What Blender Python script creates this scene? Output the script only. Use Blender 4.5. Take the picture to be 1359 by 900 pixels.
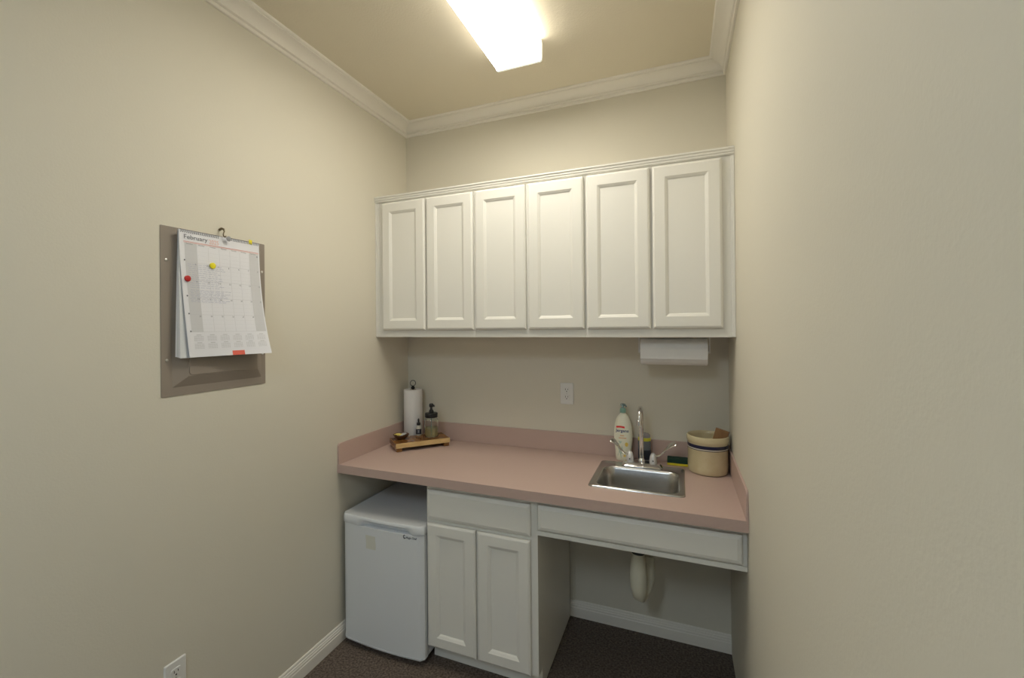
import bpy, bmesh, math, random
from mathutils import Vector, Matrix
random.seed(7)
for o in list(bpy.data.objects): bpy.data.objects.remove(o, do_unlink=True)
S = bpy.context.scene; COL = S.collection

# ---------------------------------------------------------------- room dimensions (metres)
W, RY, H = 1.757, -5.2, 2.7657          # right wall, rear wall, ceiling
ZC = .864                               # worktop height

# ---------------------------------------------------------------- camera
cd = bpy.data.cameras.new('camera'); cam = bpy.data.objects.new('camera', cd); COL.objects.link(cam)
cd.sensor_fit = 'HORIZONTAL'; cd.sensor_width = 36; cd.lens = 597.3/1359*36
cd.shift_x = 27.56/1359; cd.shift_y = -18.18/1359; cd.clip_start = .02
yaw, pitch, roll = .3952, .0024, -.0092
fw = Vector((-math.sin(yaw)*math.cos(pitch), math.cos(yaw)*math.cos(pitch), math.sin(pitch)))
r0 = Vector((math.cos(yaw), math.sin(yaw), 0)); u0 = r0.cross(fw)
rr = math.cos(roll)*r0 + math.sin(roll)*u0; uu = -math.sin(roll)*r0 + math.cos(roll)*u0
M = Matrix((rr, uu, -fw)).transposed().to_4x4(); M.translation = Vector((1.545, -2.3647, 1.5311))
cam.matrix_world = M
S.camera = cam

# ---------------------------------------------------------------- world, light, exposure
wd = bpy.data.worlds.new('world'); S.world = wd; wd.use_nodes = True
bg = wd.node_tree.nodes['Background']; bg.inputs[0].default_value = (.66, .80, 1, 1); bg.inputs[1].default_value = .4
S.view_settings.view_transform = 'Standard'; S.view_settings.look = 'None'
S.view_settings.gamma = 1; S.view_settings.use_curve_mapping = False
S.view_settings.exposure = 0.17
LAMP = 21.5                             # strength of the ceiling fixture's lens
LAMP_COL = (1, .95, .83)
LAMP2, LAMP2_COL = 32.0, (.72, .86, 1)   # the same kind of fixture further back, with cooler tubes

# ---------------------------------------------------------------- materials
def mat(name, col, rough=.6, metal=0, bump=None, noise=None, trans=0, ior=1.45, emit=0, ecol=None, coat=0, sss=0):
    m = bpy.data.materials.new(name); m.use_nodes = True
    nt = m.node_tree; b = nt.nodes['Principled BSDF']
    b.inputs['Base Color'].default_value = (*col, 1); b.inputs['Roughness'].default_value = rough
    b.inputs['Metallic'].default_value = metal; b.inputs['IOR'].default_value = ior
    b.inputs['Transmission Weight'].default_value = trans; b.inputs['Coat Weight'].default_value = coat
    if emit:
        b.inputs['Emission Color'].default_value = (*(ecol or col), 1); b.inputs['Emission Strength'].default_value = emit
    tc = nt.nodes.new('ShaderNodeTexCoord')
    def nz(scale, detail=3, stretch=None):
        n = nt.nodes.new('ShaderNodeTexNoise'); n.inputs['Scale'].default_value = scale; n.inputs['Detail'].default_value = detail
        if stretch:
            mp = nt.nodes.new('ShaderNodeMapping'); mp.inputs['Scale'].default_value = stretch
            nt.links.new(tc.outputs['Object'], mp.inputs[0]); nt.links.new(mp.outputs[0], n.inputs['Vector'])
        else: nt.links.new(tc.outputs['Object'], n.inputs['Vector'])
        return n
    if bump:
        scale, st, dist = bump[:3]; n = nz(scale, 2, bump[3] if len(bump) > 3 else None)
        bp = nt.nodes.new('ShaderNodeBump'); bp.inputs['Strength'].default_value = st; bp.inputs['Distance'].default_value = dist
        nt.links.new(n.outputs['Fac'], bp.inputs['Height']); nt.links.new(bp.outputs[0], b.inputs['Normal'])
    if noise:   # (scale, second colour, low, high[, stretch])
        n = nz(noise[0], 4, noise[4] if len(noise) > 4 else None)
        cr = nt.nodes.new('ShaderNodeValToRGB'); cr.color_ramp.elements[0].position = noise[2]; cr.color_ramp.elements[1].position = noise[3]
        cr.color_ramp.elements[0].color = (*col, 1); cr.color_ramp.elements[1].color = (*noise[1], 1)
        nt.links.new(n.outputs['Fac'], cr.inputs[0]); nt.links.new(cr.outputs[0], b.inputs['Base Color'])
    return m
MT = dict(
    wall=mat('wall_paint', (.71, .67, .565), .75, bump=(150, .16, .002)),
    ceil=mat('ceiling_paint', (.80, .73, .585), .85, bump=(120, .35, .003)),
    trim=mat('trim_paint', (.86, .82, .74), .4),
    cab=mat('cabinet_paint', (.84, .82, .76), .42, bump=(400, .05, .0005)),
    carpet=mat('carpet', (.065, .048, .038), .95, bump=(170, .7, .005), noise=(110, (.20, .155, .125), .34, .70)),
    lam=mat('pink_laminate', (.565, .42, .37), .42, noise=(900, (.525, .385, .335), .4, .6)),
    fridge=mat('fridge_enamel', (.78, .80, .82), .32, bump=(500, .06, .0004)),
    fridge_plastic=mat('fridge_plastic', (.80, .82, .84), .25),
    gasket=mat('gasket', (.35, .35, .36), .7),
    residue=mat('adhesive_residue', (.70, .70, .63), .6),
    black=mat('black_plastic', (.012, .012, .013), .35),
    bronze=mat('bronze_hook', (.20, .16, .10), .35, .7),
    wire=mat('black_metal', (.02, .018, .017), .4, .3),
    steel=mat('brushed_steel', (.50, .49, .47), .24, 1, bump=(60, .06, .001, (1, 20, 20))),
    chrome=mat('chrome', (.80, .80, .80), .10, 1),
    satin=mat('satin_handle', (.80, .80, .80), .30, .5),
    plate=mat('outlet_plastic', (.80, .79, .76), .35),
    slot=mat('outlet_slot', (.04, .035, .03), .7),
    taupe=mat('taupe_enamel', (.30, .255, .215), .42, bump=(500, .05, .0005)),
    screw=mat('screw_metal', (.7, .7, .68), .3, 1),
    paper=mat('paper', (.82, .82, .86), .7),
    paper2=mat('paper_back', (.72, .74, .76), .7),
    grey=mat('print_grey', (.66, .66, .68), .7),
    line=mat('print_line', (.60, .60, .62), .7),
    ink=mat('print_ink', (.16, .17, .20), .7),
    pen=mat('blue_pen', (.42, .44, .58), .7),
    redp=mat('print_red', (.78, .30, .26), .7),
    redl=mat('print_light_red', (.85, .52, .46), .7),
    red=mat('red_magnet', (.55, .03, .03), .4), yellow=mat('yellow_magnet', (.85, .75, .02), .4),
    orange=mat('coral_tab', (.85, .16, .11), .6),
    towel=mat('paper_towel', (.80, .79, .78), .9, bump=(160, .3, .002)),
    core=mat('cardboard', (.35, .25, .16), .8),
    wood=mat('brown_wood', (.17, .070, .020), .22, noise=(18, (.24, .115, .035), .35, .65, (1, 1, 8))),
    wood_l=mat('pale_wood', (.66, .47, .22), .45, noise=(20, (.56, .36, .14), .4, .7, (1, 1, 6))),
    wood_d=mat('dark_bowl_wood', (.10, .045, .02), .4),
    wood_s=mat('spatula_wood', (.30, .165, .07), .6, noise=(30, (.22, .11, .045), .4, .7, (1, 1, .2))),
    wood_e=mat('spatula_edge', (.10, .05, .025), .7),
    glass=mat('jar_glass', (.95, .97, .93), .03, trans=1, ior=1.3),
    liquid=mat('yellow_liquid', (.80, .74, .42), .1, trans=.75, ior=1.33),
    label=mat('dark_label', (.03, .035, .05), .5), palebottle=mat('pale_bottle', (.55, .53, .45), .3),
    foil_y=mat('yellow_wrap', (.75, .62, .15), .4), foil_s=mat('silver_wrap', (.60, .62, .65), .3, .5),
    lotion=mat('lotion_plastic', (.83, .81, .66), .35), mint=mat('mint_plastic', (.36, .62, .50), .3, trans=.3),
    clearmint=mat('clear_pump', (.40, .55, .58), .15, trans=.5),
    lred=mat('label_red', (.75, .03, .03), .4), lnavy=mat('label_navy', (.05, .07, .18), .4), lor=mat('label_orange', (.75, .38, .16), .4),
    lgreen=mat('label_sage', (.52, .62, .52), .4), lyel=mat('label_yellow', (.85, .62, .12), .4),
    soap=mat('soap_grey', (.30, .33, .36), .2, trans=.4), soapcap=mat('clear_cap', (.60, .58, .60), .2, trans=.5), syel=mat('soap_yellow', (.75, .72, .06), .4),
    scrub=mat('green_scrub', (.012, .045, .030), .95, bump=(500, 1, .002)), sponge=mat('yellow_sponge', (.72, .62, .04), .9, bump=(250, .8, .002)),
    crock=mat('cream_glaze', (.66, .57, .36), .22, noise=(25, (.62, .52, .31), .4, .7), coat=.4), navy=mat('navy_glaze', (.015, .016, .05), .25), pale=mat('pale_glaze', (.62, .58, .50), .3),
    pvc=mat('trap_cover', (.80, .77, .62), .55, bump=(40, .3, .003)),
    dark=mat('dark_rubber', (.03, .03, .028), .7),
    lens=mat('lamp_lens', (.9, .9, .88), .4, emit=LAMP, ecol=LAMP_COL),
    lens_side=mat('lamp_lens_side', (.9, .9, .88), .4, emit=LAMP*.14, ecol=LAMP_COL), lens2_side=mat('lamp_lens_cool_side', (.9, .9, .88), .4, emit=LAMP2*.14, ecol=LAMP2_COL),
    lens2=mat('lamp_lens_cool', (.9, .9, .88), .4, emit=LAMP2, ecol=LAMP2_COL),
    cap=mat('lamp_end', (.85, .84, .80), .4, emit=.55, ecol=LAMP_COL),
    pan=mat('lamp_pan', (.8, .8, .78), .4),
)

# ---------------------------------------------------------------- object helpers
def origin(p):
    v = Vector((0, 0, 0))
    while p: v += p.location; p = p.parent
    return v
def obj(name, bm, m, parent=None, smooth=False, bevel=0, seg=2):
    bmesh.ops.remove_doubles(bm, verts=bm.verts, dist=1e-6)
    bmesh.ops.recalc_face_normals(bm, faces=bm.faces)
    me = bpy.data.meshes.new(name)
    off = origin(parent) if parent else Vector((0, 0, 0))
    if parent is None and name not in STRUCT:
        xs = [v.co.x for v in bm.verts]; ys = [v.co.y for v in bm.verts]; zs = [v.co.z for v in bm.verts]
        off = Vector(((min(xs)+max(xs))/2, (min(ys)+max(ys))/2, min(zs)))
    bmesh.ops.translate(bm, verts=bm.verts, vec=-off)
    bm.to_mesh(me); bm.free()
    me.materials.append(MT[m] if isinstance(m, str) else m)
    if smooth:
        for p in me.polygons: p.use_smooth = True
        try: me.set_sharp_from_angle(angle=math.radians(40))
        except Exception: pass
    o = bpy.data.objects.new(name, me); COL.objects.link(o)
    if parent: o.parent = parent
    else: o.location = off
    if bevel:
        b = o.modifiers.new('bevel', 'BEVEL'); b.width = bevel; b.segments = seg; b.limit_method = 'ANGLE'; b.angle_limit = math.radians(50)
    return o
STRUCT = set()
def struct(name, bm, m, **k):
    STRUCT.add(name); o = obj(name, bm, m, **k); o['kind'] = 'structure'; return o
def tag(o, label, cat, group=None):
    o['label'] = label; o['category'] = cat
    if group: o['group'] = group
    return o
def thing(name, label, cat, loc, group=None):
    o = bpy.data.objects.new(name, None); COL.objects.link(o); o.location = loc; o.empty_display_size = .05
    return tag(o, label, cat, group)
def box(bm, x0, x1, y0, y1, z0, z1):
    v = [bm.verts.new((x, y, z)) for z in (z0, z1) for y in (y0, y1) for x in (x0, x1)]
    for f in ((0, 2, 3, 1), (4, 5, 7, 6), (0, 1, 5, 4), (2, 6, 7, 3), (0, 4, 6, 2), (1, 3, 7, 5)): bm.faces.new([v[i] for i in f])
    return v
def B(*a):
    bm = bmesh.new()
    if len(a) == 6 and not isinstance(a[0], tuple): a = [a]
    for q in a: box(bm, *q)
    return bm
def rings(bm, loops, close=True, cap0=True, cap1=True):
    vs = [[bm.verts.new(p) for p in L] for L in loops]; n = len(vs[0])
    for a, b in zip(vs, vs[1:]):
        for i in range(n if close else n-1):
            j = (i+1) % n; bm.faces.new((a[i], a[j], b[j], b[i]))
    if cap0: bm.faces.new(vs[0][::-1])
    if cap1: bm.faces.new(vs[-1])
    return vs
def lathe(bm, prof, c, seg=40, sx=1, sy=1, cap0=True, cap1=True):
    rings(bm, [[(c[0]+r*sx*math.cos(2*math.pi*i/seg), c[1]+r*sy*math.sin(2*math.pi*i/seg), z) for i in range(seg)] for r, z in prof], cap0=cap0, cap1=cap1)
def L(prof, c, **k):
    bm = bmesh.new(); lathe(bm, prof, c, **k); return bm
def tube(bm, pts, rad, seg=14, flat=None):
    pts = [Vector(p) for p in pts]; n = len(pts); rad = rad if isinstance(rad, (list, tuple)) else [rad]*n
    loops = []; prev = None
    for i, p in enumerate(pts):
        t = (pts[min(i+1, n-1)]-pts[max(i-1, 0)]).normalized()
        if prev is None:
            a = Vector((0, 0, 1)) if abs(t.z) < .9 else Vector((0, 1, 0)); nrm = t.cross(a).normalized()
        else: nrm = (prev - t*prev.dot(t)).normalized()
        prev = nrm; bn = t.cross(nrm)
        loops.append([p+nrm*math.cos(2*math.pi*k/seg)*rad[i]+bn*math.sin(2*math.pi*k/seg)*rad[i] for k in range(seg)])
    rings(bm, loops)
def T(pts, rad, **k):
    bm = bmesh.new(); tube(bm, pts, rad, **k); return bm
def prism(bm, poly, axis, a, b):
    """poly: 2-D points in the two other axes (in order), extruded along axis from a to b"""
    def P(u, v, t): return {0: (t, u, v), 1: (u, t, v), 2: (u, v, t)}[axis]
    rings(bm, [[P(u, v, a) for u, v in poly], [P(u, v, b) for u, v in poly]])
def rrect(x0, x1, y0, y1, r, n=5):
    out = []
    for cx, cy, a0 in ((x1-r, y1-r, 0), (x0+r, y1-r, 90), (x0+r, y0+r, 180), (x1-r, y0+r, 270)):
        for k in range(n+1):
            a = math.radians(a0+90*k/n); out.append((cx+r*math.cos(a), cy+r*math.sin(a)))
    return out
def smoothstep(t): t = max(0, min(1, t)); return t*t*(3-2*t)
def panel_front(x0, x1, z0, z1, yb, yf, stile=None, edge=.007, slope=.011, depth=.009):
    """a cabinet front whose face looks towards -y: moulded outer edge and, with a stile, a recessed middle panel"""
    bm = bmesh.new()
    def lp(i, y): return [(x0+i, y, z0+i), (x1-i, y, z0+i), (x1-i, y, z1-i), (x0+i, y, z1-i)]
    ls = [lp(0, yb), lp(0, yf+.007), lp(edge*.35, yf+.0035), lp(edge, yf+.0012), lp(edge+.002, yf)]
    if stile: ls += [lp(stile-.002, yf), lp(stile, yf+.0015), lp(stile+slope*.6, yf+depth*.55), lp(stile+slope, yf+depth)]
    rings(bm, ls); return bm
def text_polys(s, size=1, bold=0):
    c = bpy.data.curves.new('lettering', 'FONT'); c.body = s; c.size = size; c.offset = bold; c.resolution_u = 3
    o = bpy.data.objects.new('lettering', c); COL.objects.link(o)
    dg = bpy.context.evaluated_depsgraph_get(); me = bpy.data.meshes.new_from_object(o.evaluated_get(dg))
    bm = bmesh.new(); bm.from_mesh(me)
    bpy.data.objects.remove(o, do_unlink=True); bpy.data.curves.remove(c); bpy.data.meshes.remove(me)
    return bm
def fit_text(s, w, h=None, bold=0):
    """lettering scaled to width w (and height h), lower left corner at 0,0"""
    bm = text_polys(s, 1, bold); xs = [v.co.x for v in bm.verts]; ys = [v.co.y for v in bm.verts]
    k = w/(max(xs)-min(xs)); ky = h/(max(ys)-min(ys)) if h else k; x0, y0 = min(xs), min(ys)
    for v in bm.verts: v.co = Vector(((v.co.x-x0)*k, (v.co.y-y0)*ky, 0))
    return bm
def mapped(bm, f):
    for v in bm.verts: v.co = Vector(f(v.co.x, v.co.y))
    return bm
def merge(dst, src):
    me = bpy.data.meshes.new('m'); src.to_mesh(me); dst.from_mesh(me); bpy.data.meshes.remove(me); src.free()

# ================================================================ THE ROOM
struct('floor', B(-.1, W+.1, RY-.1, .1, -.1, 0), 'carpet')
struct('ceiling', B(-.1, W+.1, RY-.1, .1, H, H+.1), 'ceil')
struct('wall_left', B(-.1, 0, RY-.1, .1, 0, H), 'wall')
struct('wall_back', B(0, W, 0, .1, 0, H), 'wall')
struct('wall_right', B(W, W+.1, RY-.1, .1, 0, H), 'wall')
DX0, DX1, DH = .45, 1.60, 2.05           # doorway behind the photographer
struct('wall_rear', B((0, DX0, RY-.1, RY, 0, H), (DX1, W, RY-.1, RY, 0, H), (DX0, DX1, RY-.1, RY, DH, H)), 'wall')
struct('door_1', B((DX0-.06, DX0+.01, RY, RY+.018, 0, DH+.06), (DX1-.01, DX1+.06, RY, RY+.018, 0, DH+.06), (DX0+.01, DX1-.01, RY, RY+.018, DH-.01, DH+.06)), 'trim', bevel=.003)
# crown moulding: profile (distance from the wall, height below the ceiling), one length per wall, mitred
CP = [(0, -.0690), (.0080, -.0690), (.0105, -.0665), (.0105, -.0570), (.0075, -.0550), (.0075, -.0530), (.0150, -.0520), (.0178, -.0495), (.0178, -.0450), (.0145, -.0430), (.0155, -.0405),
      (.0185, -.0355), (.0230, -.0300), (.0290, -.0250), (.0370, -.0205), (.0460, -.0170), (.0560, -.0145), (.0600, -.0140), (.0600, -.0105), (.0660, -.0100), (.0705, -.0080), (.0720, -.0050), (.0720, 0), (0, 0)]
def crown(name, p0, p1, n, t):
    bm = bmesh.new(); p0, p1, n, t = Vector(p0), Vector(p1), Vector(n), Vector(t)
    rings(bm, [[p0+n*d+t*d+Vector((0, 0, H+z)) for d, z in CP], [p1+n*d-t*d+Vector((0, 0, H+z)) for d, z in CP]])
    struct(name, bm, 'trim', smooth=True)
crown('trim_1', (0, 0, 0), (0, RY, 0), (1, 0, 0), (0, -1, 0))
crown('trim_2', (0, 0, 0), (W, 0, 0), (0, -1, 0), (1, 0, 0))
crown('trim_3', (W, 0, 0), (W, RY, 0), (-1, 0, 0), (0, -1, 0))
crown('trim_4', (0, RY, 0), (W, RY, 0), (0, 1, 0), (1, 0, 0))
BP = [(0, 0), (.0135, 0), (.0135, .048), (.0115, .051), (.0115, .060), (.0095, .0625), (.0085, .070), (.0060, .0725), (.0055, .079), (.003, .084), (0, .084)]
def base(name, p0, p1, n):
    bm = bmesh.new(); p0, p1, n = Vector(p0), Vector(p1), Vector(n)
    rings(bm, [[p+n*d+Vector((0, 0, z)) for d, z in BP] for p in (p0, p1)]); struct(name, bm, 'trim')
base('baseboard_left', (0, 0, 0), (0, RY, 0), (1, 0, 0))
base('baseboard_back', (1.001, 0, 0), (W, 0, 0), (0, -1, 0))
base('baseboard_right', (W, -.9, 0), (W, RY, 0), (-1, 0, 0))
base('baseboard_rear', (0, RY, 0), (DX0-.06, RY, 0), (0, 1, 0))
struct('trim_5', B((1.0005, 1.018, -.008, 0, .084, .82), (1.018, 1.026, -.004, 0, .084, .82)), 'wall', bevel=.001)

# ================================================================ CEILING LIGHT
def wrap_light(LY0, LY1, lens, cap, label):
    t = thing('ceiling_light', label, 'ceiling light', (.907, (LY0+LY1)/2, H))
    LX0, LX1, LZ = .802, 1.010, 2.672
    obj('base_pan', B(LX0+.012, LX1-.012, LY0, LY1, 2.748, H), 'pan', t)
    bm = bmesh.new(); prof = [(LX0+.002, 2.750), (LX0, 2.735), (LX0+.001, 2.690), (LX0+.003, 2.676), (LX0+.010, LZ), (LX1-.010, LZ), (LX1-.003, 2.676), (LX1-.001, 2.690), (LX1, 2.735), (LX1-.002, 2.750)]
    d = prism(bm, prof, 1, LY0, LY1); d = obj('diffuser', bm, lens, t)
    d.data.materials.append(MT[lens+'_side'])       # the upright sides of the wrap glow less than its underside
    for p in d.data.polygons:
        if abs(p.normal.z) < .8: p.material_index = 1
    for ya, yb in ((LY1, LY1+.012), (LY0-.012, LY0)):
        bm = bmesh.new(); prism(bm, [(x+(.003 if x > .9 else -.003), z-.002 if z < 2.7 else z+.008) for x, z in prof], 1, ya, yb); obj('end_cap', bm, cap, t)
wrap_light(-1.270, -.500, 'lens', 'cap', 'long white fluorescent wraparound light glowing above the sink area')
wrap_light(-3.950, -3.000, 'lens2', 'cap', 'second fluorescent wraparound light further back on the ceiling, behind the camera')

# ================================================================ WALL CABINETS
ZB, ZT, YU = 1.4781, 2.2466, -.3062
GU = 'white wall cabinets in a row above the counter'
def wall_cabinet(x0, x1, doors, label):
    t = thing('wall_cabinet', label, 'cabinet', ((x0+x1)/2, 0, ZB), GU)
    a, b = x0+.0004, x1-.0004
    obj('carcass', B(a, b, YU+.019, 0, ZB+.004, ZT-.004), 'cab', t)
    f = B((a, doors[0][0]+.012, YU, YU+.019, ZB, ZT-.002), (doors[1][1]-.012, b, YU, YU+.019, ZB, ZT-.002),
          (doors[0][0]+.012, doors[1][1]-.012, YU, YU+.019, ZB, 1.527), (doors[0][0]+.012, doors[1][1]-.012, YU, YU+.019, 2.197, ZT-.002),
          (doors[0][1]-.012, doors[1][0]+.012, YU, YU+.019, 1.527, 2.197))
    obj('face_frame', f, 'cab', t)
    for d0, d1 in doors: obj('door', panel_front(d0, d1, 1.516, 2.208, YU-.0008, YU-.0205, .052), 'cab', t)
wall_cabinet(0, .602, [(.0490, .3190), (.3280, .5970)], 'white two-door wall cabinet beside the left wall with calendar')
wall_cabinet(.602, 1.156, [(.6075, .8740), (.8845, 1.1500)], 'white two-door wall cabinet in the middle of the row, above the outlet')
wall_cabinet(1.156, W, [(1.1620, 1.4335), (1.4440, 1.7110)], 'white two-door wall cabinet beside the right wall, paper roll below it')
# moulding around the top and the two sides of the row
bm = bmesh.new()
MP = [(0, 0), (-.006, 0), (-.010, .004), (-.010, .009), (-.014, .013), (-.014, .019), (-.019, .024), (-.019, .030), (0, .030)]
prism(bm, [(YU-.0006+y, ZT-.030+z) for y, z in MP], 0, .0005, W-.0005)
t = thing('cabinet_molding', 'white moulding strip along the top and ends of the wall cabinets', 'trim', (W/2, YU, ZT-.03))
obj('top_strip', bm, 'cab', t)
for s, xa, xb in ((0, .0005, .020), (1, W-.0145, W-.0005)):
    obj('side_strip', B((xa, xb, YU-.005, YU-.0006, ZB+.001, ZT-.031), (xa if not s else xb-.006, xa+.006 if not s else xb, YU-.009, YU-.0052, ZB+.001, ZT-.031)), 'cab', t, bevel=.0012)

# ================================================================ COUNTERTOP
YF, ZU = -.628, ZC-.0394
t = thing('countertop', 'dusty pink laminate countertop with low backsplash spanning wall to wall', 'countertop', (W/2, YF/2, ZU))
bm = bmesh.new(); HX0, HX1, HY0, HY1 = 1.203, 1.548, -.474, -.176
xs = [0.0008, HX0, HX1, W-.0008]; ys = [YF, HY0, HY1, -.0008]
for z in (ZU, ZC):
    g = [[bm.verts.new((x, y, z)) for x in xs] for y in ys]
    for j in range(3):
        for i in range(3):
            if (i, j) != (1, 1): bm.faces.new((g[j][i], g[j][i+1], g[j+1][i+1], g[j+1][i]))
bm.verts.ensure_lookup_table(); n = 16
def q(j, i): return bm.verts[j*4+i], bm.verts[n+j*4+i]
for a, b in [((0, i), (0, i+1)) for i in range(3)]+[((3, i), (3, i+1)) for i in range(3)]+[((j, 0), (j+1, 0)) for j in range(3)]+[((j, 3), (j+1, 3)) for j in range(3)]+[((1, 1), (1, 2)), ((2, 1), (2, 2)), ((1, 1), (2, 1)), ((1, 2), (2, 2))]:
    p0, p1 = q(*a); r0_, r1_ = q(*b); bm.faces.new((p0, r0_, r1_, p1))
obj('worktop', bm, 'lam', t)
ZS = ZC+.1017
obj('back_splash', B(.0108, W-.0088, -.0130, -.0008, ZC+.0004, ZS), 'lam', t, bevel=.001)
def side_splash(xa, xb):
    bm = bmesh.new(); y1, r = YF, .014
    poly = [(-.0008, ZC+.0004), (-.0008, ZS)]+[(y1+r-r*math.sin(math.radians(a)), ZS-r+r*math.cos(math.radians(a))) for a in range(0, 91, 15)]+[(y1, ZC+.0004)]
    prism(bm, poly, 0, xa, xb); return bm
obj('side_splash', side_splash(.0008, .0100), 'lam', t); obj('side_splash', side_splash(W-.0080, W-.0008), 'lam', t)
obj('front_edge', B(.0008, W-.0008, YF-.0012, YF-.0002, ZU-.0005, ZC-.0006), 'lam', t)

# ================================================================ BASE CABINET
CX0, CX1, YB = .477, 1.000, -.583
t = thing('base_cabinet', 'white base cabinet with one drawer over two panel doors beside fridge', 'cabinet', ((CX0+CX1)/2, -.3, 0))
bm = bmesh.new(); prism(bm, [(-.014, 0), (-.52, 0), (-.52, .088), (YB+.019, .088), (YB+.019, ZU-.001), (-.014, ZU-.001)], 0, CX0, CX1)
obj('carcass', bm, 'cab', t)
obj('toe_kick', B(CX0+.0005, CX1-.0005, -.5285, -.5205, .001, .084), 'cab', t)
d1, d2 = (.4845, .7240), (.7335, .9715)
obj('face_frame', B((CX0, .497, YB, YB+.0185, .0885, ZU-.001), (.960, CX1, YB, YB+.0185, .0885, ZU-.001), (.497, .960, YB, YB+.0185, .785, ZU-.001),
                    (.497, .960, YB, YB+.0185, .636, .676), (.497, .960, YB, YB+.0185, .0885, .105), (.714, .744, YB, YB+.0185, .105, .636)), 'cab', t)
for a, b in (d1, d2): obj('door', panel_front(a, b, .092, .647, YB-.0008, YB-.0205, .050, slope=.013, depth=.010), 'cab', t)
obj('drawer', panel_front(.4845, .9735, .665, .797, YB-.0008, YB-.0205, None, edge=.013), 'cab', t)

# ================================================================ SINK APRON
t = thing('sink_apron', 'long white apron panel under the counter below the sink', 'panel', (1.38, YB, .672))
obj('rail', B((CX1+.0006, W-.0006, YB, YB+.019, .676, ZU-.001), (CX1+.0006, W-.0006, YB-.006, YB-.0003, .672, .690)), 'cab', t, bevel=.001)
obj('false_drawer_front', panel_front(CX1+.006, W-.017, .698, .800, YB-.0008, YB-.0205, None, edge=.013), 'cab', t)
obj('cleat', B(W-.020, W-.0006, -.56, -.02, .74, ZU-.001), 'cab', t)

# ================================================================ MINI FRIDGE
t = thing('mini_fridge', 'small white mini fridge standing under the left end of the counter', 'fridge', (.25, -.35, 0))
FX0, FX1, FT = .026, .470, .632
obj('body', B(FX0, FX1, -.572, -.085, .022, .617), 'fridge', t, bevel=.006)
obj('lid', B(FX0-.001, FX1+.001, -.590, -.082, .6175, FT), 'fridge_plastic', t, bevel=.004)
obj('gasket', B(FX0+.006, FX1-.004, -.584, -.5725, .030, .610), 'gasket', t)
DXa, DXb, DZ0, DZ1 = FX0, FX1+.005, .028, .594
def door_loop(z, inset=0, back=-.5845, rec=None):
    f = []; N = 28; r = .014
    for i in range(N+1):
        s = i/N; x = DXa+inset+(DXb-DXa-2*inset)*s
        y = -.622-.013*(1-(2*s-1)**2)+inset
        e = min(x-DXa-inset, DXb-inset-x)
        if e < r: y += r-math.sqrt(max(0, r*r-(r-e)**2))
        if rec: y += rec(s)
        f.append((x, y, z))
    return f+[(DXb-inset, back, z), (DXa+inset, back, z)]
bm = bmesh.new(); rings(bm, [door_loop(DZ0+.008), door_loop(DZ1-.0055)]); obj('door', bm, 'fridge', t, smooth=True)
bm = bmesh.new(); rings(bm, [door_loop(DZ0-.004, .006), door_loop(DZ0-.001, .001), door_loop(DZ0+.0075, -.0015)]); obj('bottom_trim', bm, 'fridge_plastic', t, smooth=True)
def grip(a):
    return lambda s: a*smoothstep((s-.22)/.12)*smoothstep((.90-s)/.12)
bm = bmesh.new(); rings(bm, [door_loop(DZ1-.004, -.0012, rec=grip(.030)), door_loop(DZ1+.000, -.0030, rec=grip(.028)), door_loop(DZ1+.014, -.0030, rec=grip(.016)), door_loop(DZ1+.025, -.0028, rec=grip(.002)),
                             door_loop(DZ1+.034, -.0016), door_loop(DZ1+.038, .001), door_loop(DZ1+.0385, .008)]); obj('handle_strip', bm, 'fridge_plastic', t, smooth=True)
def on_door(x, z, d=.0006):
    s = (x-DXa)/(DXb-DXa); return (x, -.622-.013*(1-(2*s-1)**2)-d, z)
bm = fit_text('Magic Chef', .054, .0125, .035); mapped(bm, lambda x, y: on_door(.3925+x, .5690+y)); 
sw = bmesh.new(); N = 14
for k in range(N):        # swirl mark before the lettering
    a0, a1 = math.pi*(.35+1.5*k/N), math.pi*(.35+1.5*(k+1)/N); w0, w1 = .0024*math.sin(math.pi*k/N)+.0008, .0024*math.sin(math.pi*(k+1)/N)+.0008
    sw.faces.new([sw.verts.new(on_door(.3860+rr_*math.cos(a), .5790+rr_*1.3*math.sin(a))) for rr_, a in ((.0055-w0, a0), (.0055+w0, a0), (.0055+w1, a1), (.0055-w1, a1))])
merge(bm, sw); obj('maker_mark', bm, 'ink', t)
bm = bmesh.new(); g = [[bm.verts.new(on_door(x+.002*math.sin(z*90), z, .0004)) for x in (.172, .192, .212, .228)] for z in (.490, .515, .540, .553)]
for j in range(3):
    for i in range(3): bm.faces.new((g[j][i], g[j][i+1], g[j+1][i+1], g[j+1][i]))
obj('adhesive_residue', bm, 'residue', t)
for x in (.06, .43):
    for y in (-.54, -.13): obj('foot', L([(.016, .0005), (.016, .012), (.012, .0225)], (x, y)), 'dark', t)

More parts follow.
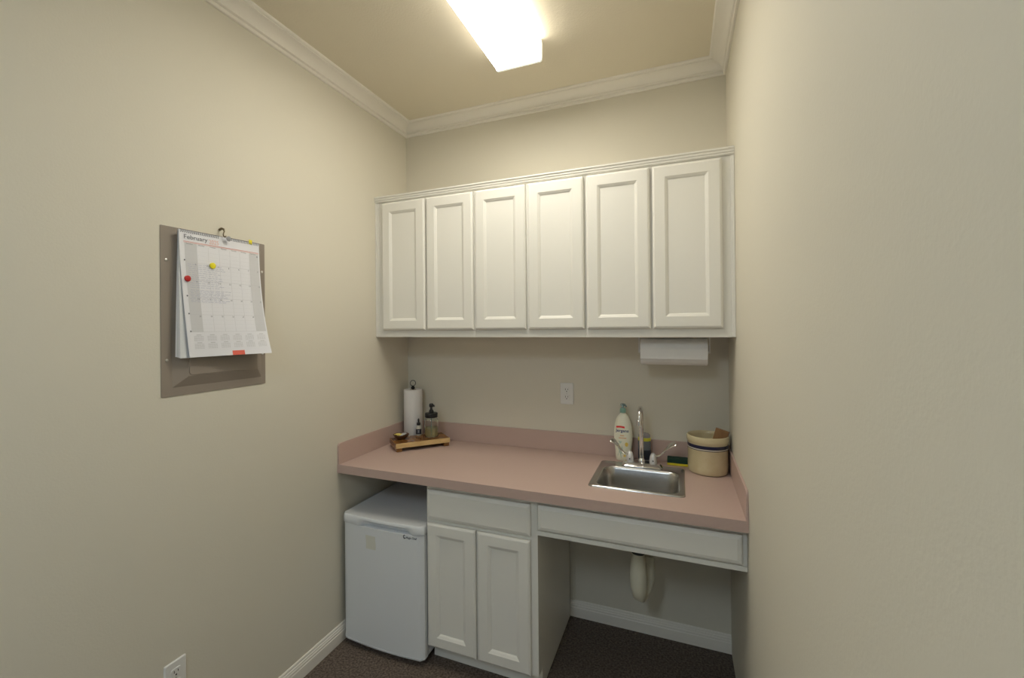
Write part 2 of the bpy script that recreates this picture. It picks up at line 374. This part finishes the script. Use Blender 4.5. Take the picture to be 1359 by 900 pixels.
# ================================================================ SINK
t = thing('sink', 'small square stainless steel drop-in sink set in the pink counter', 'sink', (1.375, -.30, .73))
def lp(i, z, r, bowl=False):
    x0, x1, y0, y1 = (1.214, 1.540, -.463, -.187) if bowl else (1.187, 1.5625, -.487, -.113)
    return [(x, y, z) for x, y in rrect(x0+i, x1-i, y0+i, y1-i, r, 8)]
bm = bmesh.new()
rings(bm, [lp(0, ZC+.0004, .022), lp(.001, ZC+.004, .022), lp(.004, ZC+.0062, .02), lp(.009, ZC+.0050, .018), lp(.013, ZC+.0028, .016),
           lp(-.006, ZC+.0028, .05, 1), lp(-.002, ZC+.0034, .048, 1), lp(.001, ZC+.001, .046, 1), lp(.004, ZC-.008, .046, 1), lp(.010, ZC-.06, .046, 1), lp(.016, ZC-.110, .048, 1), lp(.026, ZC-.130, .05, 1), lp(.045, ZC-.137, .05, 1), lp(.09, ZC-.139, .04, 1)], cap0=False)
obj('basin', bm, 'steel', t, smooth=True)
obj('drain', L([(.036, ZC-.1385), (.036, ZC-.1365), (.031, ZC-.1355), (.026, ZC-.1375), (.012, ZC-.1378)], (1.375, -.325)), 'chrome', t, smooth=True)
obj('tailpiece', L([(.020, .569), (.020, .690), (.034, .692), (.034, ZC-.1400)], (1.375, -.325)), 'dark', t)
# insulated trap under the sink
t = thing('drain_pipe', 'cream padded drain trap hanging under the sink', 'pipe', (1.375, -.325, .33))
pts = [(1.374, -.325, .640), (1.373, -.325, .56), (1.372, -.324, .50), (1.372, -.322, .45), (1.373, -.316, .405), (1.378, -.300, .368), (1.388, -.275, .350), (1.398, -.248, .362), (1.404, -.232, .395), (1.406, -.225, .44), (1.406, -.205, .475), (1.406, -.17, .49), (1.406, -.014, .49)]
pts[:9] = [(1.373, -.325, .545), (1.373, -.325, .530), (1.3725, -.324, .50), (1.372, -.320, .445), (1.372, -.314, .395), (1.374, -.302, .352), (1.382, -.282, .328), (1.394, -.252, .350), (1.403, -.234, .395)]
obj('trap_cover', T(pts[:11], [.024, .029, .032, .035, .034, .028, .019, .026, .031, .031, .027], seg=20), 'pvc', t, smooth=True)
obj('wall_pipe', T(pts[10:], .022, seg=18), 'pvc', t, smooth=True)
obj('collar', L([(.026, .5455), (.029, .549), (.029, .567), (.026, .5685)], (1.373, -.325)), 'dark', t, smooth=True)
obj('escutcheon', T([(1.406, -.014, .49), (1.406, -.0105, .49), (1.406, -.001, .49)], [.024, .038, .04], seg=24), 'chrome', t, smooth=True)

# ================================================================ FAUCET
ZR = ZC+.0032
t = thing('faucet', 'chrome gooseneck faucet with two blade handles behind the sink', 'faucet', (1.375, -.125, ZR))
bm = bmesh.new(); rings(bm, [[(x, y, z) for x, y in rrect(1.288+i, 1.468-i, -.166+i, -.092-i, .012, 4)] for i, z in ((0, ZR+.0003), (0, ZR+.0025), (.010, ZR+.0135), (.013, ZR+.016))])
obj('deck_plate', bm, 'chrome', t, smooth=True)
bx_, R_ = 1.3755, .049
arc = [(bx_, -.118-R_+R_*math.cos(a), 1.0965+R_*math.sin(a)) for a in [math.pi*k/16 for k in range(17)]]
obj('spout', T([(bx_, -.118, ZR+.0165), (bx_, -.118, .95), (bx_, -.118, 1.05)]+arc+[(bx_-.002, -.216, 1.086)], .0100, seg=18), 'chrome', t, smooth=True)
obj('aerator', T([(bx_-.002, -.216, 1.098), (bx_-.002, -.216, 1.096), (bx_-.002, -.216, 1.074)], [.0105, .0122, .0122], seg=20), 'chrome', t, smooth=True)
obj('spout_collar', L([(.016, ZR+.0163), (.016, ZR+.022), (.0125, ZR+.030), (.0095, ZR+.034)], (bx_, -.118)), 'chrome', t, smooth=True)
for s, hx, tip in ((-1, 1.3235, (1.236, -.168, .985)), (1, 1.4275, (1.531, -.168, .992))):
    h = obj('handle', L([(.0165, ZR+.0163), (.0165, ZR+.030), (.0150, ZR+.044), (.0115, ZR+.056), (.006, ZR+.063), (.001, ZR+.065)], (hx, -.127)), 'satin', t, smooth=True)
    # wrist blade: a bent strip that widens to a rounded paddle
    P0 = Vector((hx+s*.006, -.132, .918)); P3 = Vector(tip); bm = bmesh.new(); loops = []; N = 18
    for k in range(N+1):
        u = k/N; p = P0.lerp(P3, u); p.z += (.010*math.sin(math.pi*2*u)*-1)
        q_ = P0.lerp(P3, min(1, u+.02)); dvec = (P3-P0).normalized()
        wd_ = .0045+.0105*smoothstep((u-.35)/.4)
        if u > .86: wd_ *= math.sqrt(max(.02, 1-((u-.86)/.14)**2))
        side = Vector((0, -1, .25)).cross(dvec).normalized(); side = dvec.cross(Vector((0, -.55, .83))).normalized()
        nn = side.cross(dvec).normalized(); th = .0035 if u < .5 else .0022
        loops.append([p+side*wd_*math.cos(a)+nn*th*math.sin(a) for a in [2*math.pi*m_/12 for m_ in range(12)]])
    rings(bm, loops); obj('blade', bm, 'chrome', h, smooth=True)
    obj('index_button', T([(hx, -.142, ZR+.030), (hx, -.1455, ZR+.030)], .003, seg=10), 'dark', h)

# ================================================================ LOTION BOTTLE
LC = (1.2855, -.063); LB = .56
LP = [(.030, ZC+.0005), (.0345, ZC+.004), (.0365, .885), (.040, .93), (.0435, .965), (.0445, .992), (.0430, 1.02), (.0390, 1.045), (.0330, 1.066), (.0250, 1.082), (.0170, 1.091), (.0130, 1.095), (.0125, 1.100)]
def lot_r(z):
    for (r0_, z0_), (r1_, z1_) in zip(LP, LP[1:]):
        if z <= z1_: return r0_+(r1_-r0_)*max(0, (z-z0_)/(z1_-z0_))
    return LP[-1][0]
t = thing('lotion_bottle', 'cream pump bottle of lotion with mint top standing behind the sink', 'bottle', (*LC, ZC))
obj('bottle', L(LP, LC, seg=48, sy=LB), 'lotion', t, smooth=True)
obj('pump_collar', L([(.0135, 1.1002), (.0145, 1.104), (.0140, 1.117), (.0125, 1.122)], LC), 'mint', t, smooth=True)
p = obj('pump_head', L([(.005, 1.1222), (.005, 1.131), (.0120, 1.134), (.0125, 1.141), (.009, 1.1445)], LC), 'clearmint', t, smooth=True)
obj('nozzle', T([(LC[0]+.006, LC[1]-.006, 1.139), (LC[0]+.014, LC[1]-.014, 1.137), (LC[0]+.018, LC[1]-.018, 1.133)], .0035, seg=10), 'clearmint', p, smooth=True)
def on_lot(x, z, d=.0007):
    a = lot_r(z); s = max(-.97, min(.97, (x-.006)/a)); ang = s
    return (LC[0]+x, LC[1]-LB*a*math.sqrt(max(0, 1-min(.98, (x/a)**2)))-d, z)
def decal(polys, m, name, par):
    bm = bmesh.new()
    for P in polys: bm.faces.new([bm.verts.new(on_lot(*q_)) for q_ in P])
    bmesh.ops.triangulate(bm, faces=bm.faces); return obj(name, bm, m, par)
obj('brand_lettering', mapped(fit_text('Jergens', .062, .019, .022), lambda x, y: on_lot(-.034+x, 1.003+y)), 'lnavy', t)
strips = [[(-.031+.041*i/6, 1.026+.003*math.sin(3*i/6)), (-.031+.041*(i+1)/6, 1.026+.003*math.sin(3*(i+1)/6)), (-.031+.041*(i+1)/6, 1.0345+.003*math.sin(3*(i+1)/6)), (-.031+.041*i/6, 1.0345+.003*math.sin(3*i/6))] for i in range(6)]
decal(strips, 'lred', 'red_ribbon', t)
tri = lambda a, b, c: [a, b, c]
decal([tri((-.030, .945), (-.018, .955), (-.014, .905)), tri((-.026, .890), (-.013, .930), (-.006, .880)), tri((-.010, .900), (-.004, .945), (.004, .905)), tri((-.022, .965), (-.002, .962), (-.012, .950)), tri((-.018, .925), (0, .935), (-.010, .915))], 'lgreen', 'leaf_print', t)
decal([[(.018+.008*math.cos(a), .948+.011*math.sin(a)) for a in [math.pi*k/4 for k in range(8)]]], 'lyel', 'flower_print', t)
decal([[(.008+.006*math.cos(a), .892+.006*math.sin(a)) for a in [math.pi*k/4 for k in range(8)]]], 'lyel', 'flower_print', t)
bm = mapped(fit_text('ultra', .022, .007, .004), lambda x, y: on_lot(-.014+x, .987+y)); merge(bm, mapped(fit_text('moisture', .032, .007, .004), lambda x, y: on_lot(-.017+x, .975+y)))
bm.free(); bm = bmesh.new()
for zz, xa, xb in ((.988, -.012, .010), (.976, -.018, .018)):
    for k in range(int((xb-xa)/.004)):
        x = xa+k*.004; bm.faces.new([bm.verts.new(on_lot(*q_)) for q_ in ((x, zz), (x+.003, zz+.001), (x+.003, zz+.006), (x, zz+.005))])
obj('small_print', bm, 'lor', t)

# ================================================================ DISH SOAP, SPONGE
SC = (1.384, -.050)
t = thing('soap_bottle', 'small clear grey soap bottle with yellow band behind the faucet', 'bottle', (*SC, ZC))
obj('bottle', L([(.026, ZC+.0005), (.0295, ZC+.005), (.0300, .955), (.0285, .968)], SC, sy=.85), 'soap', t, smooth=True)
obj('label_band', L([(.0292, .9685), (.0296, .970), (.0296, .982), (.0290, .984)], SC, sy=.85), 'syel', t, smooth=True)
obj('cap', L([(.0275, .9845), (.0270, .995), (.0200, 1.003), (.0130, 1.005)], SC, sy=.85), 'soapcap', t, smooth=True)
obj('label', L([(.0304, .880), (.0304, .925)], SC, sy=.85, cap0=False, cap1=False), 'label', t, smooth=True)
t = thing('sponge', 'yellow kitchen sponge with dark green scrubbing top beside the crock', 'sponge', (1.535, -.044, ZC))
obj('foam', B(1.487, 1.582, -.070, -.017, ZC+.0005, ZC+.012), 'sponge', t, bevel=.003)
obj('scrub_pad', B(1.487, 1.582, -.070, -.017, ZC+.0123, ZC+.032), 'scrub', t, bevel=.002)

# ================================================================ CROCK + WOODEN SPATULA
KC = (1.6595, -.1065)
t = thing('crock', 'cream stoneware crock with navy stripe in the right counter corner', 'crock', (*KC, ZC))
KP = [(.072, ZC+.0005), (.0785, ZC+.003), (.0825, ZC+.010), (.0835, .90), (.0835, 1.002), (.0865, 1.006), (.0878, 1.012), (.0878, 1.024), (.0860, 1.031), (.0820, 1.033), (.0785, 1.030), (.0765, 1.020), (.0755, .90), (.070, .882), (.03, .876)]
obj('pot', L(KP, KC, seg=64), 'crock', t, smooth=True)
obj('stripe', L([(.0838, .9825), (.0840, .983), (.0840, .9965), (.0838, .997)], KC, seg=64, cap0=False, cap1=False), 'navy', t, smooth=True)
obj('pale_stripe', L([(.0838, .9775), (.0839, .982)], KC, seg=64, cap0=False, cap1=False), 'pale', t, smooth=True)
obj('thin_stripe', L([(.0838, .9745), (.0839, .9770)], KC, seg=64, cap0=False, cap1=False), 'navy', t, smooth=True)
t = thing('wooden_block', 'brown wooden block with dark edge sticking out of the crock', 'utensil', (1.690, -.105, .95))
def tilt(bm):
    bmesh.ops.rotate(bm, verts=bm.verts, cent=(0, 0, 0), matrix=Matrix.Rotation(math.radians(16), 3, 'Y') @ Matrix.Rotation(math.radians(-8), 3, 'Z'))
    bmesh.ops.translate(bm, verts=bm.verts, vec=(1.7220, -.112, 1.059)); return bm
obj('blade', tilt(B(-.029, .025, -.008, .010, -.165, 0)), 'wood_s', t, bevel=.0015)
obj('dark_edge', tilt(B(.0252, .0275, -.008, .010, -.165, 0)), 'wood_e', t)

# ================================================================ PAPER TOWEL UNDER CABINET
t = thing('paper_towel_roll', 'white paper towel roll mounted sideways under the right wall cabinet', 'paper towel', (1.52, -.18, 1.36))
RZ, RR = 1.4105, .0605
def xt(x0, x1, r, ri=None, seg=40):
    bm = bmesh.new(); lo = lambda x, r: [(x, -.18+r*math.cos(2*math.pi*k/seg), RZ+r*math.sin(2*math.pi*k/seg)) for k in range(seg)]
    if ri: rings(bm, [lo(x0, ri), lo(x0, r-.001), lo(x0+.001, r), lo(x1-.001, r), lo(x1, r-.001), lo(x1, ri), lo(x0, ri)], cap0=False, cap1=False)
    else: rings(bm, [lo(x0, r), lo(x1, r)])
    return bm
obj('towel', xt(1.3825, 1.6585, RR, .021), 'towel', t, smooth=True)
obj('core', xt(1.3823, 1.6587, .0205, .0185), 'core', t, smooth=True)
obj('rod', xt(1.372, 1.669, .007), 'plate', t)
for x in (1.371, 1.665): obj('bracket', B(x, x+.005, -.188, -.172, RZ-.008, ZB+.003), 'plate', t, bevel=.001)
obj('loose_sheet', B(1.384, 1.657, -.2412, -.2404, RZ-.030, RZ+.015), 'towel', t)

# ================================================================ CORNER TRAY GROUP
ang = math.radians(48); uv = Vector((math.cos(ang), math.sin(ang), 0)); nv = Vector((-uv.y, uv.x, 0)); FL = Vector((.152, -.355, 0))
def tb(s0, s1, t0, t1, z0, z1):      # box in tray coordinates: s along the front, t towards the corner
    bm = bmesh.new(); v = box(bm, s0, s1, t0, t1, z0, z1)
    for q_ in bm.verts: q_.co = FL+uv*q_.co.x+nv*q_.co.y+Vector((0, 0, q_.co.z))
    return bm
t = thing('wooden_tray', 'brown wooden riser tray with pale front edge in the left counter corner', 'tray', (.2, -.19, ZC))
obj('top', tb(0, .305, .0052, .148, .8845, .910), 'wood', t, bevel=.002)
obj('front_edge', tb(.0005, .3045, 0, .005, .8845, .9095), 'wood_l', t, bevel=.001)
for s in (.004, .271): obj('foot', tb(s, s+.030, .003, .145, ZC+.0004, .8843), 'wood', t, bevel=.002)
# paper towel on a black stand
RC = (.0885, -.0850)
t = thing('paper_towel_holder', 'black wire stand with ring top behind the wooden tray', 'paper towel holder', (*RC, ZC))
obj('base', L([(.062, ZC+.0005), (.062, ZC+.006), (.058, ZC+.009), (.008, ZC+.010)], RC), 'wire', t, smooth=True)
obj('rod', L([(.0045, ZC+.0102), (.0045, 1.170)], RC, seg=14), 'wire', t, smooth=True)
obj('knob', L([(.005, 1.1645), (.0105, 1.167), (.0115, 1.174), (.008, 1.180), (.0035, 1.184)], RC), 'wire', t, smooth=True)
cv = Vector((.85, .53, 0))
obj('ring', T([Vector((RC[0], RC[1], 1.1995))+cv*.0155*math.cos(a)+Vector((0, 0, .0165*math.sin(a))) for a in [2*math.pi*k/28 for k in range(29)]], .0018, seg=8), 'wire', t, smooth=True)
t = thing('paper_towel_roll', 'white upright paper towel roll standing in the left counter corner', 'paper towel', (*RC, ZC+.011))
bm = bmesh.new(); lathe(bm, [(.020, ZC+.0108), (.0535, ZC+.0108), (.0545, ZC+.012), (.0545, 1.162), (.0535, 1.163), (.020, 1.163), (.020, ZC+.0108)], RC, seg=48, cap0=False, cap1=False)
obj('towel', bm, 'towel', t, smooth=True)
obj('core', L([(.0195, ZC+.011), (.0195, 1.1625), (.018, 1.1625), (.018, ZC+.011), (.0195, ZC+.011)], RC, cap0=False, cap1=False), 'core', t, smooth=True)
# soap jar
JC = (.2465, -.1450); z0 = .9103
t = thing('soap_dispenser', 'glass jar soap dispenser with black pump on the wooden tray', 'soap dispenser', (*JC, z0))
obj('jar', L([(.030, z0), (.0375, z0+.003), (.0400, z0+.010), (.0400, .995), (.0375, 1.008), (.0330, 1.016), (.0325, 1.024), (.0300, 1.024), (.0305, 1.016), (.0350, 1.006), (.0375, .995), (.0375, z0+.012), (.034, z0+.006), (.002, z0+.005)], JC, seg=48), 'glass', t, smooth=True)
obj('liquid', L([(.033, z0+.0062), (.0370, z0+.0125), (.0370, .9625), (.001, .9627)], JC, seg=48), 'liquid', t, smooth=True)
obj('lid', L([(.0350, 1.0210), (.0360, 1.023), (.0360, 1.042), (.0345, 1.046), (.010, 1.0465)], JC), 'black', t, smooth=True)
p = obj('pump', L([(.0130, 1.0467), (.0130, 1.056), (.0105, 1.062), (.0075, 1.064), (.0060, 1.076), (.0105, 1.078), (.0125, 1.084), (.0120, 1.094), (.009, 1.0975)], JC), 'black', t, smooth=True)
obj('nozzle', T([(JC[0]+.006, JC[1]-.002, 1.090), (JC[0]+.020, JC[1]-.006, 1.089), (JC[0]+.0235, JC[1]-.007, 1.082)], [.0055, .0045, .0045], seg=12), 'black', p, smooth=True)
obj('tube', L([(.0025, z0+.012), (.0025, 1.0208)], JC, seg=10), 'clearmint', t)
# dropper bottle
DC = (.1590, -.1400)
t = thing('dropper_bottle', 'tiny dropper bottle with dark label standing before the paper roll', 'bottle', (*DC, z0))
obj('bottle', L([(.014, z0), (.0158, z0+.002), (.0160, .950), (.0135, .958), (.0085, .963), (.0080, .968)], DC), 'palebottle', t, smooth=True)
obj('label', L([(.0163, .918), (.0164, .9185), (.0164, .9475), (.0163, .948)], DC, cap0=False, cap1=False), 'label', t, smooth=True)
bm = bmesh.new()
for z, w_ in ((.938, .010), (.934, .007), (.928, .009)):
    dirv = Vector((.51, -.86, 0)); sd = Vector((.86, .51, 0)); c = Vector((*DC, z))+dirv*.0167
    bm.faces.new([bm.verts.new(c+sd*a+Vector((0, 0, b))) for a, b in ((-w_/2, 0), (w_/2, 0), (w_/2, .0016), (-w_/2, .0016))])
obj('label_print', bm, 'paper', t)
obj('dropper_cap', L([(.0105, .9682), (.0105, .981), (.0085, .983), (.0048, .985), (.0055, .992), (.0045, 1.002), (.002, 1.0065)], DC), 'black', t, smooth=True)
# small wooden bowl with wrapped sweets
WC = (.1125, -.2480)
t = thing('wooden_bowl', 'tiny dark wooden bowl at the left end of the tray', 'bowl', (*WC, z0))
obj('bowl', L([(.018, z0), (.022, z0+.002), (.036, z0+.013), (.0445, .9360), (.0425, .9365), (.034, z0+.015), (.018, z0+.006), (.002, z0+.005)], WC, seg=40), 'wood_d', t, smooth=True)
def sweet(dx, dy, dz, rz, m, label, tiltdeg, ln=.036):
    bm = bmesh.new(); n = 9; loops = []
    for k in range(n+1):
        u = k/n; w_ = .0095 if 1 < k < n-1 else (.004 if k in (1, n-1) else .0085); h_ = .0045 if 1 < k < n-1 else .0012
        loops.append([((u-.5)*ln, w_*math.cos(a), h_*math.sin(a)) for a in [2*math.pi*j/10 for j in range(10)]])
    rings(bm, loops)
    bmesh.ops.rotate(bm, verts=bm.verts, cent=(0, 0, 0), matrix=Matrix.Rotation(rz, 3, 'Z') @ Matrix.Rotation(math.radians(tiltdeg), 3, 'Y'))
    bmesh.ops.translate(bm, verts=bm.verts, vec=(WC[0]+dx, WC[1]+dy, dz))
    tag(obj('wrapped_candy', bm, m, None, smooth=True), label, 'candy', 'wrapped candies in the wooden bowl')
sweet(-.018, -.006, .9355, .5, 'foil_y', 'yellow wrapped candy lying leftmost in the tiny wooden bowl', -4)
sweet(-.002, -.010, .9350, 1.1, 'foil_y', 'yellow wrapped candy in the middle of the tiny wooden bowl', -6, .032)
sweet(.016, -.004, .9365, .75, 'foil_s', 'silver wrapped candy lying at the right side of the tiny wooden bowl', -18, .038)
sweet(.008, .016, .9360, .1, 'foil_s', 'silver wrapped candy at the back of the tiny wooden bowl', -6, .034)

# ================================================================ OUTLETS
def outlet(name_loc, label, to):
    """to(u, v, d): u across, v up, d out from the wall"""
    t = thing('wall_outlet', label, 'outlet', name_loc)
    def bx(u0, u1, v0, v1, d0, d1, bev=0):
        bm = bmesh.new(); box(bm, u0, u1, v0, v1, d0, d1)
        for v in bm.verts: v.co = Vector(to(*v.co))
        return bm
    bm = bmesh.new(); rings(bm, [[to(x, y, d) for x, y in rrect(-.035+i, .035-i, -.057+i, .057-i, .004, 3)] for i, d in ((0, .0005), (0, .003), (.003, .0055))])
    obj('cover_plate', bm, 'plate', t)
    for v in (-.0195, .0195):
        bm = bmesh.new(); rings(bm, [[to(x, y+v, d) for x, y in rrect(-.0165+i, .0165-i, -.014+i, .014-i, .008, 4)] for i, d in ((0, .0057), (.0005, .0075))])
        s = obj('socket', bm, 'plate', t)
        bm = bx(-.0075, -.0052, v-.001, v+.008, .0076, .0079); merge(bm, bx(.0052, .0075, v, v+.007, .0076, .0079))
        bm2 = bmesh.new(); rings(bm2, [[to(.0025*math.cos(a), v-.0075+.0028*math.sin(a), d) for a in [2*math.pi*k/10 for k in range(10)]] for d in (.0076, .0079)]); merge(bm, bm2)
        obj('slots', bm, 'slot', s)
    bm = bmesh.new(); rings(bm, [[to(.003*math.cos(a), .003*math.sin(a), d) for a in [2*math.pi*k/12 for k in range(12)]] for d in (.0057, .0068)]); obj('screw', bm, 'screw', t)
outlet((.9915, 0, 1.117), 'white wall outlet on the back wall between counter and cabinets', lambda u, v, d: (.9915+u, -d, 1.1705+v))
outlet((0, -1.3985, .328), 'white wall outlet low on the left wall beneath the calendar', lambda u, v, d: (d, -1.3985+u, .3835+v))

# ================================================================ ELECTRICAL PANEL (left wall)
PY0, PY1, PZ0, PZ1 = -1.4355, -1.0390, 1.3100, 1.8700
t = thing('electrical_panel', 'taupe metal electrical panel cover mounted on the left wall', 'electrical panel', (0, (PY0+PY1)/2, PZ0))
def yl(y0, y1, z0, z1, x, r=.003): return [(x, y, z) for y, z in rrect(y0, y1, z0, z1, r, 4)]
bm = bmesh.new(); rings(bm, [yl(PY0, PY1, PZ0, PZ1, .0005), yl(PY0, PY1, PZ0, PZ1, .0022), yl(-1.401, -1.058, 1.338, 1.842, .0025), yl(-1.356, -1.086, 1.372, 1.808, .0155)])
obj('cover_frame', bm, 'taupe', t)
bm = bmesh.new(); rings(bm, [yl(-1.3535, -1.0885, 1.3745, 1.8055, .0157, .012), yl(-1.3535, -1.0885, 1.3745, 1.8055, .0168, .012), yl(-1.3515, -1.0905, 1.3765, 1.8035, .0176, .011)])
d = obj('door', bm, 'taupe', t)
obj('latch', B(.0178, .0205, -1.1150, -1.1000, 1.57, 1.61), 'taupe', d, bevel=.001)
for y, z in ((-1.4175, 1.758), (-1.4175, 1.430), (-1.0520, 1.758), (-1.0520, 1.430)):
    obj('screw', T([(.0024, y, z), (.0034, y, z), (.0044, y, z)], [.0048, .0046, .0026], seg=14), 'screw', t, smooth=True)

# ================================================================ CALENDAR
CY0, CW, CZ, CH = -1.3910, .3075, 1.8630, .4270
def page(u, v, d=0):
    vv = max(v, 0)
    x = .0245+.014*vv**1.5+.044*(max(u, 0)**1.6)*vv**2.4+d
    y = CY0+CW*u+.024*vv**1.4*(1-.75*u)
    return (x, y, CZ-CH*v)
def sheet(f, n=14, th=.0006):
    bm = bmesh.new()
    for dd in (0, -th):
        g = [[bm.verts.new(f(i/n, j/n, dd)) for i in range(n+1)] for j in range(n+1)]
        for j in range(n):
            for i in range(n): bm.faces.new((g[j][i], g[j][i+1], g[j+1][i+1], g[j+1][i]))
    return bm
t = thing('wall_calendar', 'white spiral bound February calendar with handwriting hanging over the taupe panel', 'calendar', (.03, -1.245, 1.436))
pg = obj('page', sheet(page), 'paper', t, smooth=True)
def back(k):
    return lambda u, v, d=0: (.0236-.0014*k+.006*v*v*(1-.2*k)+.026*(u**1.6)*v**2.4*(1-.25*k)+d, CY0+CW*u+.004*k*0-(.001+.0035*k)*v, CZ-.001-CH*v*(1-.004*k))
for k in range(4): obj('page', sheet(back(k)), 'paper2' if k % 2 == 0 else 'paper', t, smooth=True)
# printing on the front page
def cell(bm, u0, v0, u1, v1, d=.0004, nu=None):
    nu = nu or max(1, int(abs(u1-u0)/.06)); nvv = max(1, int(abs(v1-v0)/.05))
    g = [[bm.verts.new(page(u0+(u1-u0)*i/nu, v0+(v1-v0)*j/nvv, d)) for i in range(nu+1)] for j in range(nvv+1)]
    for j in range(nvv):
        for i in range(nu): bm.faces.new((g[j][i], g[j][i+1], g[j+1][i+1], g[j+1][i]))
def ptext(dst, s, u, v, w, h, bold=0):     # lower left corner at u, v; w and h in page fractions
    merge(dst, mapped(fit_text(s, w, h, bold), lambda x, y: page(u+x, v-y, .0009)))
U0, U1, V0, V1 = .055, .985, .112, .800
cu = [U0+(U1-U0)*i/7 for i in range(8)]; rv = [V0+(V1-V0)*i/5 for i in range(6)]
for i in (0, 6): bm = bmesh.new(); cell(bm, cu[i], V0-.018, cu[i+1], V1); obj('weekend_column', bm, 'grey', pg)
bm = bmesh.new()
for u in cu[1:7]: cell(bm, u-.0012, V0, u+.0012, V1, .0006)
for v in rv[1:]: cell(bm, cu[0], v-.0008, cu[7], v+.0008, .0006)
for i in range(7):
    for j in range(5):
        for k in range(1, 4): cell(bm, cu[i]+.008, rv[j]+.034*k+.008, cu[i+1]-.008, rv[j]+.034*k+.0086, .0006, 2)
obj('grid_lines', bm, 'line', pg)
bm = bmesh.new(); cell(bm, .045, .086, .985, .0895, .0006); obj('red_rule', bm, 'redp', pg)
bm = bmesh.new(); cell(bm, .045, .0935, .985, .0965, .0006); ptext(bm, '2025', .335, .078, .115, .036); obj('year_lettering', bm, 'redl', pg)
bm = bmesh.new(); ptext(bm, 'February', .052, .078, .265, .045, .004)
for i, s in enumerate(('Sunday', 'Monday', 'Tuesday', 'Wednesday', 'Thursday', 'Friday', 'Saturday')): ptext(bm, s, cu[i]+.02, .110, .07, .010)
dnum = 1
for j in range(5):
    for i in range(7):
        if j == 0 and i < 6: continue
        if dnum <= 28: ptext(bm, str(dnum), cu[i+1]-.028, rv[j]+.018, .012 if dnum < 10 else .020, .012); dnum += 1
for v in (.235, .375, .515, .655, .795):
    merge(bm, mapped((lambda b: (bmesh.ops.create_circle(b, cap_ends=True, segments=10, radius=1), b)[1])(bmesh.new()), lambda x, y: page(.045+.0085*x, v+.0065*y, .0009)))
obj('lettering', bm, 'ink', pg)
bm = bmesh.new()      # the small year calendars along the foot
for r_ in range(2):
    for c in range(6):
        u = .075+c*.155; v = .822+r_*.062
        cell(bm, u+.03, v, u+.085, v+.005, .0006)
        for w_ in range(5):
            for k in range(7): cell(bm, u+.016*k, v+.012+w_*.0085, u+.016*k+.009, v+.016+w_*.0085, .0006, 1)
obj('year_overview', bm, 'line', pg)
bm = bmesh.new(); rnd = random.Random(3)      # rows of pen handwriting
def scrawl(u, v, ln):
    x = u
    while x < u+ln:
        wl = rnd.uniform(.025, .07); n_ = int(wl/.004)
        for k in range(n_):
            a, b = x+.004*k, x+.004*(k+1); h0, h1 = rnd.uniform(-.0028, .0028), rnd.uniform(-.0028, .0028)
            bm.faces.new([bm.verts.new(page(*q_, .0008)) for q_ in ((a, v+h0), (b, v+h1), (b, v+h1+.0022), (a, v+h0+.0022))])
        x += wl+.010
for k in range(12): scrawl(.07+rnd.uniform(0, .02), .262+.0165*k, .37+rnd.uniform(-.05, .04))
for k in range(9): scrawl(.07+rnd.uniform(0, .02), .466+.0115*k*1.0-.0, .42+rnd.uniform(-.06, .05))
obj('handwriting', bm, 'pen', pg)
bm = bmesh.new(); n_ = 46           # twin-wire binding along the top edge
for k in range(n_):
    u = .02+.96*k/(n_-1)
    if .455 < u < .555: continue
    c = Vector(page(u, .018)); rr2 = .0055
    tube(bm, [Vector((c.x-.002+rr2*math.cos(a)*.9, c.y, c.z+.004+rr2*math.sin(a))) for a in [math.radians(-60+300*m_/8) for m_ in range(9)]], .0008, seg=5)
obj('wire_binding', bm, 'ink', t)
bm = bmesh.new(); cell(bm, .505, .962, .655, 1.0, .0010); obj('coral_tab', bm, 'orange', t)
def magnet(u, v, r, m, label):
    c = Vector(page(u, v, .0010)); bm = bmesh.new()
    tube(bm, [c, c+Vector((.004, 0, 0)), c+Vector((.0055, 0, 0))], [r, r, r*.7], seg=24)
    tag(obj('magnet', bm, m, None, smooth=True), label, 'magnet', 'round magnets on the calendar')
magnet(.36, .255, .0105, 'yellow', 'round yellow magnet on the calendar page')
magnet(.060, .380, .0100, 'red', 'round dark red magnet at the left edge of the calendar page')
# hook the calendar hangs from
t = thing('wall_hook', 'small dark metal hook holding the calendar at its top edge', 'hook', (.02, -1.232, 1.87))
obj('hook_wire', T([(.001, -1.2300, 1.893), (.012, -1.2300, 1.896), (.022, -1.2300, 1.893), (.027, -1.2310, 1.884), (.025, -1.2330, 1.876), (.029, -1.2360, 1.868), (.036, -1.2360, 1.862), (.041, -1.2340, 1.866)], [.0048, .0046, .0036, .0022, .0020, .0022, .0022, .0018], seg=10), 'bronze', t, smooth=True)
obj('washer', T([(.0372, -1.222, 1.858), (.0385, -1.222, 1.858), (.0400, -1.222, 1.858)], [.009, .0095, .006], seg=20), 'gasket', t, smooth=True)
tag(obj('sticky_tab', B(.026, .0268, -1.130, -1.116, 1.856, 1.872), 'yellow'), 'tiny yellow sticky tab peeking over the top edge of the calendar', 'sticky note')
